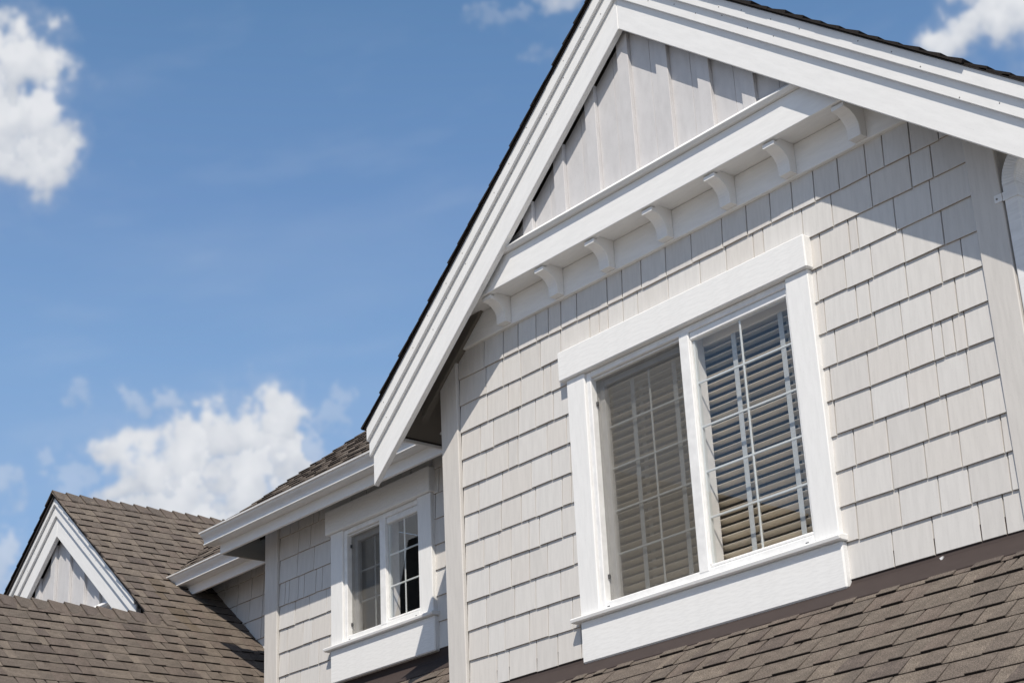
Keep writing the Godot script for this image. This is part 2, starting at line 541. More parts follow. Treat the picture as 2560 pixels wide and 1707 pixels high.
# ------------------------------------------------------------------ windows
func window_unit(label: String, z: float, x0: float, x1: float, top: float, sill: float, ap: float, m0: float, m1: float, rows: int) -> Node3D:
	var w := part("window", house)
	tag(w, label)
	var hb := top - 0.168
	bx(w, "head_casing", M.rough_x, x0 - 0.04, x1 + 0.016, hb, top, z - 0.002, z + 0.056, 0.006)
	for s in 2:
		var a := x0 if s == 0 else x1 - 0.14
		bx(w, "side_casing", M.white_y, a, a + 0.14, sill, hb - 0.001, z - 0.002, z + 0.036, 0.004)
	# sill with a sloped nose, apron below
	run_x(w, "sill", M.white_x, [Vector2(z - 0.1, sill + 0.004), Vector2(z + 0.048, sill - 0.002), Vector2(z + 0.066, sill - 0.008), Vector2(z + 0.069, sill - 0.014), Vector2(z + 0.066, sill - 0.027), Vector2(z + 0.05, sill - 0.030), Vector2(z - 0.1, sill - 0.030)], x0 - 0.048, x1 + 0.024, 0.003)
	bx(w, "apron", M.rough_x, x0, x1 + 0.012, ap, sill - 0.0305, z - 0.002, z + 0.041, 0.007)
	# vinyl frame
	var fx0 := x0 + 0.1405
	var fx1 := x1 - 0.1405
	var fy0 := sill + 0.0045
	var fy1 := hb - 0.0015
	var ft := 0.034
	bx(w, "frame", M.vinyl, fx0, fx0 + ft, fy0, fy1, z - 0.09, z + 0.022, 0.004)
	bx(w, "frame", M.vinyl, fx1 - 0.016, fx1, fy0, fy1, z - 0.09, z + 0.022, 0.004)
	bx(w, "frame", M.vinyl, fx0 + ft, fx1 - 0.016, fy1 - ft, fy1, z - 0.09, z + 0.0215, 0.004)
	bx(w, "frame", M.vinyl, fx0 + ft, fx1 - 0.016, fy0, fy0 + ft, z - 0.09, z + 0.0215, 0.004)
	bx(w, "mullion", M.vinyl, m0, m1, fy0 + ft - 0.012, fy1 - ft + 0.003, z - 0.088, z + 0.0245, 0.004)
	# fixed light: bead, pane, bars
	var gx0 := m1
	var gx1 := fx1 - 0.016
	var gy0 := fy0 + ft
	var gy1 := fy1 - ft
	var bd := 0.020
	var bt := 0.044
	bx(w, "glazing_bead", M.vinyl, gx0, gx1, gy1 - bt, gy1, z - 0.022, z + 0.0145, 0.006)
	bx(w, "glazing_bead", M.vinyl, gx0, gx1, gy0, gy0 + bd, z - 0.022, z + 0.0145, 0.006)
	bx(w, "glazing_bead", M.vinyl, gx0, gx0 + 0.006, gy0 + bd, gy1 - bt, z - 0.022, z + 0.0145, 0.002)
	bx(w, "glazing_bead", M.vinyl, gx1 - 0.007, gx1, gy0 + bd, gy1 - bt, z - 0.022, z + 0.0145, 0.004)
	bx(w, "pane", M.glass, gx0 + 0.003, gx1 - 0.004, gy0 + bd * 0.5, gy1 - bt * 0.5, z + 0.003, z + 0.006, 0.0)
	bars(w, gx0 + 0.006, gx1 - 0.007, gy0 + bd, gy1 - bt, z - 0.004, rows)
	bx(w, "spacer", M.muntin, gx0 + 0.006, gx0 + 0.018, gy0 + bd, gy1 - bt, z - 0.018, z + 0.001, 0.002)
	# sliding sash behind an insect screen
	var sx0 := fx0 + ft
	var sx1 := m0
	var sf := 0.036
	bx(w, "sash", M.vinyl, sx0, sx0 + sf, gy0, gy1, z - 0.075, z - 0.038, 0.003)
	bx(w, "sash", M.vinyl, sx0 + sf, sx1, gy1 - sf - 0.012, gy1 - 0.012, z - 0.075, z - 0.0385, 0.003)
	bx(w, "sash", M.vinyl, sx0 + sf, sx1, gy0, gy0 + sf * 0.6, z - 0.075, z - 0.0385, 0.003)
	bx(w, "pane", M.glass, sx0 + sf - 0.004, sx1, gy0 + 0.01, gy1 - sf, z - 0.058, z - 0.054, 0.0)
	bars(w, sx0 + sf, sx1, gy0 + sf * 0.6, gy1 - sf - 0.012, z - 0.062, rows)
	bx(w, "screen_track", M.vinyl, sx0, sx1, gy1 - 0.012, gy1 - 0.001, z - 0.04, z + 0.004, 0.002)
	var sc := bx(w, "insect_screen", M.screen, sx0, sx1, gy0, gy1 - 0.012, z - 0.0165, z - 0.016, 0.0)
	tag(sc, "grey insect screen over the sliding sash")
	for y: float in [gy1 - (gy1 - gy0) * 0.12, gy0 + (gy1 - gy0) * 0.11]:
		bx(w, "screen_clip", M.clip, sx0 + 0.001, sx0 + 0.014, y - 0.010, y + 0.012, z - 0.016, z - 0.004, 0.002)
	for x: float in [fx0 + 0.055, fx1 - 0.055]:
		bx(w, "weep_hole", M.clip, x - 0.009, x + 0.009, fy0 + 0.006, fy0 + 0.010, z + 0.0216, z + 0.0222, 0.0)
	return w


func bars(w: Node3D, x0: float, x1: float, y0: float, y1: float, z: float, rows: int) -> void:
	var xm := (x0 + x1) * 0.5
	bx(w, "muntin", M.muntin, xm - 0.0055, xm + 0.0055, y0, y1, z - 0.004, z + 0.003, 0.002)
	for k in range(1, rows):
		var y := lerpf(y0, y1, k / float(rows))
		bx(w, "muntin", M.muntin, x0, x1, y - 0.0055, y + 0.0055, z - 0.0045, z + 0.0035, 0.002)


func blind(label: String, x0: float, x1: float, y0: float, y1: float, z: float) -> void:
	var b := Node3D.new()
	b.name = "window_blind" if not has_node("window_blind") else "window_blind_001"
	add_child(b)
	b.position = Vector3((x0 + x1) * 0.5, y1, z)
	tag(b, label, "blind", "slatted blinds in the large gable window")
	var hw := (x1 - x0) * 0.5
	var h := y1 - y0
	obj("headrail", bevel_box(Vector3(hw * 2, 0.055, 0.06), 0.004), M.slat, b, Transform3D(Basis(), Vector3(0, -0.0275, 0)))
	var sm := bevel_box(Vector3(hw * 2 - 0.01, 0.003, 0.05), 0.001)
	var y := -0.085
	while y > -h + 0.04:
		obj("slat", sm, M.slat, b, Transform3D(Basis(Vector3(1, 0, 0), deg_to_rad(3.0 + rng.randf_range(-1.0, 1.0) - 24.0 * pow(-y / h, 2.0))), Vector3(0, y, rng.randf_range(-0.001, 0.001))))
		y -= 0.0435
	obj("bottom_rail", bevel_box(Vector3(hw * 2 - 0.01, 0.016, 0.05), 0.004), M.slat, b, Transform3D(Basis(), Vector3(0, -h + 0.02, 0)))
	for fx: float in [-0.30, 0.56]:
		obj("ladder_tape", bevel_box(Vector3(0.030, h - 0.07, 0.0015), 0.0004), M.tape, b, Transform3D(Basis(), Vector3(fx * hw, -h * 0.5 - 0.02, 0.029)))
		obj("ladder_tape", bevel_box(Vector3(0.030, h - 0.07, 0.0015), 0.0004), M.tape, b, Transform3D(Basis(), Vector3(fx * hw, -h * 0.5 - 0.02, -0.029)))


# ------------------------------------------------------------------ roofs
func seen_px(p: Vector3) -> Vector2:
	var d := p - CAM
	var depth := -d.dot(CAM_Z)
	var f := 853.5 / tan(deg_to_rad(FOV * 0.5))
	return Vector2(1280 + f * d.dot(CAM_X) / depth, 853.5 - f * d.dot(CAM_Y) / depth)


# courses of laminated shingles below the line start + along * s, laid on a plane
func roof_courses(roof: Node, start: Vector3, along: Vector3, normal: Vector3, first: float, count: int, span: Callable, sd: int, single := true) -> void:
	var r := RandomNumberGenerator.new()
	r.seed = sd
	var down := along.cross(normal).normalized()
	for j in count:
		var d := first + REXPO * (j + 0.5)
		var lim: Array = span.call(d)
		if lim.is_empty():
			continue
		var s: float = lim[0] - r.randf_range(0.0, 0.12)
		var high := r.randf() < 0.5
		while s < lim[1]:
			var w: float = r.randf_range(0.065, 0.165) if high else r.randf_range(0.05, 0.15)
			var a := maxf(s, lim[0])
			var e := minf(s + w, lim[1])
			if e - a > 0.012:
				var t: float = r.randf_range(0.0135, 0.0165) if high else r.randf_range(0.0085, 0.0100)
				var id: int
				if high:
					id = [0, 2, 4, 5, 0, 1][r.randi_range(0, 5)]
				else:
					id = [1, 3, 0, 1, 3, 5][r.randi_range(0, 5)]
				var at := start + along * (a + e) * 0.5 + down * d
				if roof.name == "wing_roof" and absf(at.z + 0.42) < 0.05 and at.x < -3.75 and at.x > -4.4:
					id = 6
				var sk := r.randf_range(0.004, 0.012) * (1.0 if high else -1.0)
				var c := at + normal * 0.002
				roof_pieces.append({"roof": roof, "at": Transform3D(Basis(along, normal, down), c), "w": e - a - 0.0016, "t": t, "id": id, "sl": sk, "sr": -sk, "single": single})
			s += w
			if r.randf() < 0.8:
				high = not high


func lay_roof_pieces() -> void:
	var rank := []
	for i in roof_pieces.size():
		var q: Dictionary = roof_pieces[i]
		var p: Vector3 = q.at.origin
		var px := seen_px(p)
		var v := (CAM - p)
		var area: float = q.w * REXPO * maxf(v.normalized().dot(q.at.basis.y), 0.0) / v.length_squared()
		if px.x < -40 or px.x > 2600 or px.y < -40 or px.y > 1750 or not q.single:
			area = 0.0
		rank.append([area, i])
	rank.sort_custom(func(a: Array, b: Array) -> bool: return a[0] > b[0])
	var rest := {}
	for k in rank.size():
		var q: Dictionary = roof_pieces[rank[k][1]]
		var m := roof_mesh(q.w, REXPO, q.t, q.sl, q.sr, 0.03)
		if k < 300 and rank[k][0] > 0.0:
			obj2("roof_shingle", m, M["roof%d" % q.id], M.asphalt, q.roof, q.at)
		else:
			for part_of in 2:
				var key := [q.roof, "roof%d" % q.id if part_of == 0 else "asphalt"]
				if not rest.has(key):
					var st := SurfaceTool.new()
					st.begin(Mesh.PRIMITIVE_TRIANGLES)
					rest[key] = st
				rest[key].append_from(m, part_of, q.at)
	var per := {}
	for key: Array in rest:
		if not per.has(key[0]):
			per[key[0]] = []
		per[key[0]].append([rest[key], key[1]])
	for roof: Node in per:
		var am := ArrayMesh.new()
		for s: Array in per[roof]:
			s[0].set_material(M[s[1]])
			s[0].commit(am)
		var o := MeshInstance3D.new()
		o.name = "shingle_field"
		o.mesh = am
		o.set_meta("kind", "stuff")
		roof.add_child(o, true)


# folded caps along a ridge that runs in z; the butts face +z
func ridge_caps(roof: Node, x: float, y: float, z0: float, z1: float, pitch_a: float, pitch_b: float, sd: int) -> void:
	var r := RandomNumberGenerator.new()
	r.seed = sd
	var z := z0
	var len := 0.17
	while z > z1:
		var m := Builder.new()
		var lw := 0.125
		var rows := []
		for k in 2:
			var zz := 0.0 if k == 0 else -len
			var lift := 0.036 if k == 0 else 0.014
			var row := []
			for s: Array in [[-1.0, 1.0], [-0.5, 0.5], [-0.14, 0.09], [0.0, 0.0], [0.14, 0.09], [0.5, 0.5], [1.0, 1.0]]:
				var px: float = s[0] * lw
				var drop: float = s[1] * lw * (pitch_a if s[0] < 0 else pitch_b)
				row.append(Vector3(px, lift - drop - (0.012 if s[1] > 0.05 else 0.008) + (r.randf_range(-0.002, 0.004) if s[1] == 1.0 and k == 0 else 0.0), zz))
			rows.append(row)
		var o := Vector3(0, -0.08, -len * 0.5)
		for i in 6:
			m.autoface([rows[0][i], rows[0][i + 1], rows[1][i + 1], rows[1][i]], o)
			var dn := Vector3(0, -0.010, 0)
			m.autoface([rows[0][i], rows[0][i + 1], rows[0][i + 1] + dn, rows[0][i] + dn], o)
		for i: int in [0, 6]:
			var dn := Vector3(0, -0.010, 0)
			m.autoface([rows[0][i], rows[1][i], rows[1][i] + dn, rows[0][i] + dn], o)
		obj("ridge_cap", m.done(), M["roof%d" % [0, 2, 5, 4][r.randi_range(0, 3)]], roof, Transform3D(Basis(Vector3(0, 0, 1), r.randf_range(-0.015, 0.015)), Vector3(x, y, z)))
		z -= 0.125


# ------------------------------------------------------------------ the scene
func _ready() -> void:
	# camera, sky, sun, exposure
	var cam := Camera3D.new()
	cam.name = "camera"
	cam.fov = FOV
	cam.near = 0.05
	cam.far = 4000.0
	cam.transform = Transform3D(Basis(CAM_X, CAM_Y, CAM_Z), CAM)
	add_child(cam)
	cam.current = true
	var env := Environment.new()
	env.tonemap_mode = Environment.TONE_MAPPER_LINEAR
	env.tonemap_exposure = 1.0
	env.background_mode = Environment.BG_SKY
	env.sky = Sky.new()
	var pano := PanoramaSkyMaterial.new()
	pano.panorama = make_sky()
	pano.energy_multiplier = 1.0
	env.sky.sky_material = pano
	env.sdfgi_enabled = true
	env.ssao_enabled = true
	env.ssil_enabled = true
	var we := WorldEnvironment.new()
	we.name = "environment"
	we.environment = env
	add_child(we)
	var sun := DirectionalLight3D.new()
	sun.name = "sun"
	sun.light_energy = 1.48
	sun.light_color = Color(1.0, 0.964, 0.908)
	sun.light_angular_distance = 0.5
	sun.shadow_enabled = true
	sun.basis = Basis.looking_at(-SUN.normalized(), Vector3.UP)
	add_child(sun)

	make_materials()
	rng.seed = 77
	var ground := bx(self, "ground", M.ground, -400, 400, GROUND - 0.5, GROUND, -400, 400, 0.0)
	tag(ground, "pale gravel yard around the house", "", "", "structure")

	house = Node3D.new()
	house.name = "house"
	add_child(house)
	tag(house, "grey shingled house with white trimmed gables and brown shingle roofs", "house")

	gable_block()
	gable_front()
	main_roof()
	set_back_block()
	wing()
	porch_roof()
	lay_roof_pieces()
	rain_pipe()
	window_unit("large white window with slatted blinds under the gable", 0.0, 0.945, 2.645, -0.032, -1.474, -1.715, 1.778, 1.845, 5)
	window_unit("small white window beneath the gutter", -0.55, -2.115, -0.995, -0.027, -0.955, -1.205, SM0, SM1, 3)
	blind("pale slatted blind behind the insect screen of the large window", 1.075, 1.790, -1.47, -0.235, -0.107)
	blind("pale slatted blind behind the clear fixed pane of the large window", 1.800, 2.515, -1.47, -0.235, -0.107)
	neighbour()


const SM0 := -1.567
const SM1 := -1.500


func wall_with_hole(called: String, m: Material, x0: float, x1: float, y0: float, y1: float, z0: float, z1: float, hole: Rect2) -> Node3D:
	var w := part(called, house)
	bx(w, "wall_panel", m, x0, hole.position.x, y0, y1, z0, z1, 0.0)
	bx(w, "wall_panel", m, hole.end.x, x1, y0, y1, z0, z1, 0.0)
	bx(w, "wall_panel", m, hole.position.x, hole.end.x, hole.end.y, y1, z0, z1, 0.0)
	bx(w, "wall_panel", m, hole.position.x, hole.end.x, y0, hole.position.y, z0, z1, 0.0)
	return w


func gable_block() -> void:
	# the front wall and its shingles
	var w := wall_with_hole("gable_wall", M.backing, -0.14, 3.685, -1.95, 0.215, -0.13, -0.015, Rect2(1.07, -1.49, 1.45, 1.29))
	shingle_wall(w, -0.008, 3.562, -1.676, 12, 0.0, [Rect2(1.02, -1.6, 1.55, 1.47)], 4)
	# corner boards
	for c: Array in [[-0.165, -0.010], [3.560, 3.705]]:
		var pts := [Vector2(c[0], -1.76), Vector2(c[1], -1.76), Vector2(c[1], 0.284), Vector2(c[0] + 0.07, 0.284), Vector2(c[0], 0.215)]
		if c[0] > 0.0:
			pts = [Vector2(c[0], -1.76), Vector2(c[1], -1.76), Vector2(c[1], 0.24), Vector2(c[1] - 0.05, 0.284), Vector2(c[0], 0.284)]
		var p := plate(house, "corner_board", M.board, pts, -0.002, 0.026, 0.0, 0.004)
		tag(p, "grey corner board")
	bx(house, "corner_board", M.board, -0.165, -0.143, -1.76, 0.2, -0.14, -0.0025, 0.003)
	bx(house, "corner_board", M.board, 3.683, 3.705, -1.9, 0.22, -0.14, -0.0025, 0.003)
	# side and back walls, floors
	var side := bx(house, "side_wall", M.backing, 3.55, 3.671, GROUND, 0.22, -6.0, -0.131, 0.0)
	var r := RandomNumberGenerator.new()
	r.seed = 9
	for j in 12:
		var z := -0.145
		while z > -1.6:
			var l := r.randf_range(0.09, 0.24)
			obj2("wood_shingle", wedge_mesh(l - 0.002, EXPO + 0.006, 0.014, 0.002, 0.0), M["shingle%d" % r.randi_range(0, 6)], M.butt_dark, house.get_node("side_wall"), Transform3D(Basis(Vector3(0, 1, 0), PI / 2), Vector3(3.685, -1.84 + EXPO * j, z - l * 0.5)).translated(-side.position))
			z -= l
	bx(house, "side_wall", M.board, -0.142, -0.01, GROUND, 0.2, -6.0, -0.131, 0.0)
	bx(house, "back_wall", M.board, -0.142, 3.684, GROUND, 0.2, -6.13, -6.001, 0.0)
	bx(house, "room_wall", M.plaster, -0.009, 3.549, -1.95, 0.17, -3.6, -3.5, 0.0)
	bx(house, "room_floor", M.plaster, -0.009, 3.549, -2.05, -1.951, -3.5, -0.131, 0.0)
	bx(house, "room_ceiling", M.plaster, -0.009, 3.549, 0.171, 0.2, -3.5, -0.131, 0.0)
	bx(house, "ground_floor_wall", M.stone, -2.9, 3.684, GROUND, -2.5, -5.9, 0.5, 0.0)


func gable_front() -> void:
	# frieze board behind the brackets, soffit, beam, crown moulding
	plate(house, "frieze_board", M.white_x, [Vector2(-0.085, 0.2875), Vector2(3.655, 0.2875), Vector2(3.45, 0.4545), Vector2(0.115, 0.4545)], -0.128, 0.025, 0.0, 0.003)
	bx(house, "soffit", M.white_x, 0.14, 3.42, 0.456, 0.474, -0.128, 0.172, 0.0)
	plate(house, "gable_beam", M.white_x, [Vector2(0.12, 0.440), Vector2(3.44, 0.440), Vector2(3.22, 0.612), Vector2(0.33, 0.612)], 0.145, 0.185, 0.0, 0.003)
	run_x(house, "crown_moulding", M.white_x, [Vector2(0.150, 0.613), Vector2(0.2055, 0.613), Vector2(0.2075, 0.615), Vector2(0.2185, 0.6275), Vector2(0.2195, 0.631), Vector2(0.217, 0.634), Vector2(0.186, 0.664), Vector2(0.183, 0.666), Vector2(0.150, 0.667)], 0.40, 3.15, 0.0)
	# boards and battens
	var g := part("gable_siding", house)
	var xs := [-0.2]
	var left := 0.318
	for k in 11:
		var a := left + 0.2775 * k - 0.1
		var b := a + 0.2775
		var top_a := minf(1.54 + 0.8295 * (a - 1.753), 1.54 - 0.8007 * (a - 1.753))
		var top_b := minf(1.54 + 0.8295 * (b - 1.753), 1.54 - 0.8007 * (b - 1.753))
		var pts := [Vector2(a + 0.001, 0.614), Vector2(b - 0.001, 0.614), Vector2(b - 0.001, maxf(top_b, 0.62)), Vector2(a + 0.001, maxf(top_a, 0.62))]
		if a < 1.753 and b > 1.753:
			pts = [Vector2(a + 0.001, 0.614), Vector2(b - 0.001, 0.614), Vector2(b - 0.001, top_b), Vector2(1.753, 1.54), Vector2(a + 0.001, top_a)]
		plate(g, "siding_board", M["siding%d" % (k % 3)], pts, 0.140, 0.160, 0.0, 0.001)
		var c := a + 0.0585 + 0.0
		# battens sit over the joints
		var bc := left + 0.2775 * k
		var t0 := minf(1.54 + 0.8295 * (bc - 0.041 - 1.753), 1.54 - 0.8007 * (bc - 0.041 - 1.753))
		var t1 := minf(1.54 + 0.8295 * (bc + 0.041 - 1.753), 1.54 - 0.8007 * (bc + 0.041 - 1.753))
		if t0 > 0.66 and t1 > 0.66:
			plate(g, "batten", M["siding%d" % ((k + 1) % 3)], [Vector2(bc - 0.0415, 0.614), Vector2(bc + 0.0415, 0.614), Vector2(bc + 0.0415, t1), Vector2(bc - 0.0415, t0)], 0.1605, 0.1845, 0.0, 0.002)
	# brackets
	for x: float in [0.510, 0.962, 1.373, 1.812, 2.255, 2.648, 3.076]:
		var pts := [Vector2(0.026, 0.297), Vector2(0.072, 0.297)]
		for k in 9:
			var a := PI - k / 8.0 * PI * 0.5
			pts.append(Vector2(0.162 + cos(a) * 0.088, 0.330 + sin(a) * 0.082))
		pts.append_array([Vector2(0.170, 0.413), Vector2(0.170, 0.434), Vector2(0.143, 0.434), Vector2(0.143, 0.4555), Vector2(0.026, 0.4555)])
		var b := run_x(house, "bracket", M.white_z, pts, x - 0.074, x, 0.002)
		tag(b, "white curved bracket under the gable beam")
	# bargeboards: a wide board with two stepped strips over it
	barge("bargeboard", Vector2(1.753, 1.490), 0.8295, -0.535, 0.243, [[0.0, 0.262, 0.0], [0.190, 0.292, 0.019], [0.282, 0.367, 0.038]], 0.035)
	barge("bargeboard", Vector2(1.753, 1.490), -0.8007, 4.06, 0.243, [[0.0, 0.262, 0.0], [0.190, 0.292, 0.019], [0.282, 0.367, 0.038]], 0.035)


func barge(called: String, apex: Vector2, slope: float, xe: float, z: float, steps: Array, thick: float) -> void:
	var b := part(called, house)
	var sg := signf(slope)
	for i in steps.size():
		var s: Array = steps[i]
		var x_end := xe - sg * (0.0 if i == 0 else 0.016)
		var f := func(x: float, o: float) -> Vector2: return Vector2(x, apex.y + slope * (x - apex.x) + o)
		var xa: float = apex.x - sg * 0.0006
		var pts := [f.call(x_end, s[0]), f.call(xa, s[0]), f.call(xa, s[1]), f.call(x_end, s[1])]
		var z0: float = z - thick if i == 0 else z + s[2] - 0.0185
		plate(b, "rake_board" if i == 0 else "rake_strip", M.rake, pts, z0, z + s[2], atan(slope), 0.0025)
	# nail heads along the strips
	var r := RandomNumberGenerator.new()
	r.seed = int(xe * 100.0) + 1000
	var cyl := CylinderMesh.new()
	cyl.top_radius = 0.0032
	cyl.bottom_radius = 0.0032
	cyl.height = 0.002
	cyl.radial_segments = 8
	cyl.rings = 0
	for k in 14:
		var x := lerpf(apex.x, xe, (k + 0.6) / 14.5)
		for i in range(1, steps.size()):
			var s: Array = steps[i]
			var y: float = apex.y + slope * (x - apex.x) + lerpf(s[0], s[1], r.randf_range(0.25, 0.7) if i == 2 else r.randf_range(0.2, 0.8))
			if r.randf() < 0.75:
				obj("nail_head", cyl, M.nail, b, Transform3D(Basis(Vector3(1, 0, 0), PI / 2), Vector3(x + r.randf_range(-0.02, 0.02), y, z + s[2])))


func main_roof() -> void:
	var roof := part("gable_roof", house)
	var ax := 1.753
	var ay := 1.490 + 0.371
	for sd in 2:
		var slope := 0.8295 if sd == 0 else -0.8007
		var xe := -0.562 if sd == 0 else 4.085
		var sg := signf(slope)
		var ye := ay + slope * (xe - ax)
		# sheathing
		plate(roof, "sheathing", M.sheath, [Vector2(ax, ay - 0.004), Vector2(xe + sg * 0.03, ay + slope * (xe + sg * 0.03 - ax) - 0.004), Vector2(xe + sg * 0.03, ay + slope * (xe + sg * 0.03 - ax) - 0.03), Vector2(ax, ay - 0.03)], -6.3, 0.262, atan(slope), 0.0)
		plate(roof, "roof_felt", M.felt, [Vector2(ax, ay), Vector2(xe, ye), Vector2(xe, ye - 0.0035), Vector2(ax, ay - 0.0035)], -6.3, 0.290, atan(slope), 0.0)
		# a row of shingles along the rake
		var L := Vector2(xe - ax, ye - ay).length()
		var r := RandomNumberGenerator.new()
		r.seed = 31 + sd
		var down := Vector3(xe - ax, ye - ay, 0).normalized()
		var nrm := Vector3(-slope, 1, 0).normalized()
		var along := Vector3(0, 0, 1) if sd == 0 else Vector3(0, 0, -1)
		if along.cross(nrm).dot(down) < 0.0:
			along = -along
		var n := int(L / REXPO) + 1
		for j in n:
			var d := L - REXPO * (j + 0.5) + 0.012
			if d < -0.02:
				break
			var zf := 0.302 + r.randf_range(-0.004, 0.005)
			if sd == 1:
				zf = 0.302 + r.randf_range(-0.0012, 0.0012)
				if ax + down.x * d > 3.83:
					zf = 0.287
			var wd := 0.33
			var t := r.randf_range(0.010, 0.016) if sd == 0 else r.randf_range(0.012, 0.024)
			obj("rake_shingle", roof_mesh(wd, REXPO, t, 0.0, 0.0, 0.04), M.asphalt, roof, Transform3D(Basis(along, nrm, down), Vector3(ax, ay, 0) + down * d + nrm * 0.003 + Vector3(0, 0, zf - wd * 0.5)))
		# fly rafter behind the bargeboard and the eave fascia
		var lo := 0.20
		var hi := 0.335
		plate(roof, "rafter", M.sheath, [Vector2(ax, 1.490 + lo), Vector2(xe + sg * 0.24, 1.490 + slope * (xe + sg * 0.24 - ax) + lo), Vector2(xe + sg * 0.24, 1.490 + slope * (xe + sg * 0.24 - ax) + hi), Vector2(ax, 1.490 + hi)], 0.0, 0.045, atan(slope), 0.002)
	# eave fascia boards, seen from inside
	bx(roof, "eave_trim", M.white_z, -0.552, -0.530, -0.094, -0.076, -6.2, 0.205, 0.002)
	bx(roof, "eave_trim", M.white_z, 4.03, 4.06, -0.06, -0.02, -6.2, 0.205, 0.003)
	# gable infill above the wall
	plate(roof, "gable_infill", M.backing, [Vector2(-0.139, 0.216), Vector2(3.683, 0.216), Vector2(3.40, 0.45), Vector2(1.753, 1.78), Vector2(0.12, 0.45)], -0.13, -0.004, 0.0, 0.0)
	plate(roof, "gable_infill", M.backing, [Vector2(-0.14, 0.2), Vector2(3.68, 0.2), Vector2(1.753, 1.80)], -6.1, -6.0, 0.0, 0.0)


func gutter_profile(zf: float, yb: float) -> Array:
	var o := [Vector2(0.0, 0.0), Vector2(0.083, 0.0), Vector2(0.0885, 0.003), Vector2(0.0885, 0.009), Vector2(0.084, 0.013), Vector2(0.0815, 0.021), Vector2(0.084, 0.032), Vector2(0.0905, 0.043), Vector2(0.101, 0.053), Vector2(0.112, 0.063), Vector2(0.117, 0.074), Vector2(0.120, 0.0775), Vector2(0.1285, 0.0785), Vector2(0.1295, 0.088), Vector2(0.112, 0.088)]
	var q := []
	for p: Vector2 in o:
		q.append(Vector2(zf + p.x, yb + p.y))
	var i := [Vector2(0.112, 0.086), Vector2(0.115, 0.079), Vector2(0.114, 0.075), Vector2(0.108, 0.0645), Vector2(0.098, 0.055), Vector2(0.0875, 0.045), Vector2(0.081, 0.033), Vector2(0.0785, 0.021), Vector2(0.080, 0.012), Vector2(0.079, 0.003), Vector2(0.002, 0.003), Vector2(0.002, 0.088), Vector2(0.0, 0.088)]
	for p: Vector2 in i:
		q.append(Vector2(zf + p.x, yb + p.y))
	return q


func gutter(zf: float, yb: float, x0: float, x1: float) -> Node3D:
	var g := part("gutter", house)
	run_x(g, "trough", M.gutter, gutter_profile(zf, yb), x0, x1)
	var cap := []
	for p: Vector2 in gutter_profile(0.0, 0.0).slice(0, 15):
		cap.append(Vector2(zf + p.x + 0.0005, yb + p.y + 0.0005))
	cap.append(Vector2(zf, yb + 0.088))
	run_x(g, "end_cap", M.gutter, cap, x0 - 0.002, x0 + 0.0005)
	return g


func set_back_block() -> void:
	var z := -0.55
	var w := wall_with_hole("set_back_wall", M.backing, -2.94, -0.143, -1.5, 0.17, z - 0.12, z - 0.015, Rect2(-1.99, -0.97, 0.87, 0.78))
	shingle_wall(w, -2.797, -0.168, -1.190, 8, z, [Rect2(-2.07, -1.1, 1.0, 0.97)], 15)
	bx(house, "corner_board", M.board, -2.960, -2.798, -1.5, 0.16, z - 0.002, z + 0.026, 0.004)
	bx(house, "corner_board", M.board, -2.960, -2.938, -1.5, 0.16, z - 0.38, z - 0.0025, 0.003)
	# room behind the small window
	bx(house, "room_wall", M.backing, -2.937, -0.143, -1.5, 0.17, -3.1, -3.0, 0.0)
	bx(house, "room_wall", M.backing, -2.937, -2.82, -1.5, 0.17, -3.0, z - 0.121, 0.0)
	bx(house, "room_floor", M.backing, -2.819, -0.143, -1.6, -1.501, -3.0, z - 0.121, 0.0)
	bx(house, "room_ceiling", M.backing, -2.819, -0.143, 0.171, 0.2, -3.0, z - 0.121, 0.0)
	# recessed wall beyond the corner
	var w2 := part("recessed_wall", house)
	bx(w2, "wall_panel", M.backing, -4.75, -2.962, -1.6, 0.17, -1.06, -0.955, 0.0)
	shingle_wall(w2, -4.70, -2.962, -1.190, 8, -0.94, [], 27)
	# fascias and gutters
	bx(house, "fascia_board", M.white_x, -3.195, -0.40, -0.097, 0.062, -0.318, -0.296, 0.003)
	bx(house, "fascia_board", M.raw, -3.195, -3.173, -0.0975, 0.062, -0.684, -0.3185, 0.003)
	bx(house, "fascia_board", M.white_x, -4.56, -3.1735, -0.097, 0.062, -0.7065, -0.6845, 0.003)
	gutter(-0.2955, -0.024, -3.275, -0.46)
	gutter(-0.684, -0.024, -4.575, -3.196)
	# the roof over both
	var roof := part("set_back_roof", house)
	var s := 0.75
	var pts := [Vector2(-0.225, 0.070), Vector2(-3.2, 0.070 + s * 2.975), Vector2(-3.2, 0.040 + s * 2.975), Vector2(-0.225, 0.040)]
	run_x(roof, "sheathing", M.sheath, pts, -3.10, -0.15, 0.0)
	var pts2 := [Vector2(-0.615, 0.070), Vector2(-3.2, 0.070 + s * 2.585), Vector2(-3.2, 0.045 + s * 2.585), Vector2(-0.615, 0.045)]
	run_x(roof, "sheathing", M.felt, pts2, -5.4, -3.101, 0.0)
	var nrm := Vector3(0, 1, s).normalized()
	var down := Vector3(0, -s, 1).normalized()
	var top := Vector3(0, 0.070 + s * 1.775, -2.0)
	var L := 1.775 * sqrt(1.0 + s * s) + 0.03
	roof_courses(roof, top, Vector3(1, 0, 0), nrm, L - REXPO * 17.0, 17, func(_d: float) -> Array: return [-3.115, -0.5], 61, false)
	var top2 := Vector3(0, 0.070 + s * 1.385, -2.0)
	var L2 := 1.385 * sqrt(1.0 + s * s) + 0.03
	roof_courses(roof, top2, Vector3(1, 0, 0), nrm, L2 - REXPO * 12.0, 12, func(_d: float) -> Array: return [-5.3, -3.116], 62, false)


const WX := -3.564
const WY := -0.676
const WS := 0.809


func wing_y(x: float) -> float:
	return WY - WS * (x - WX)


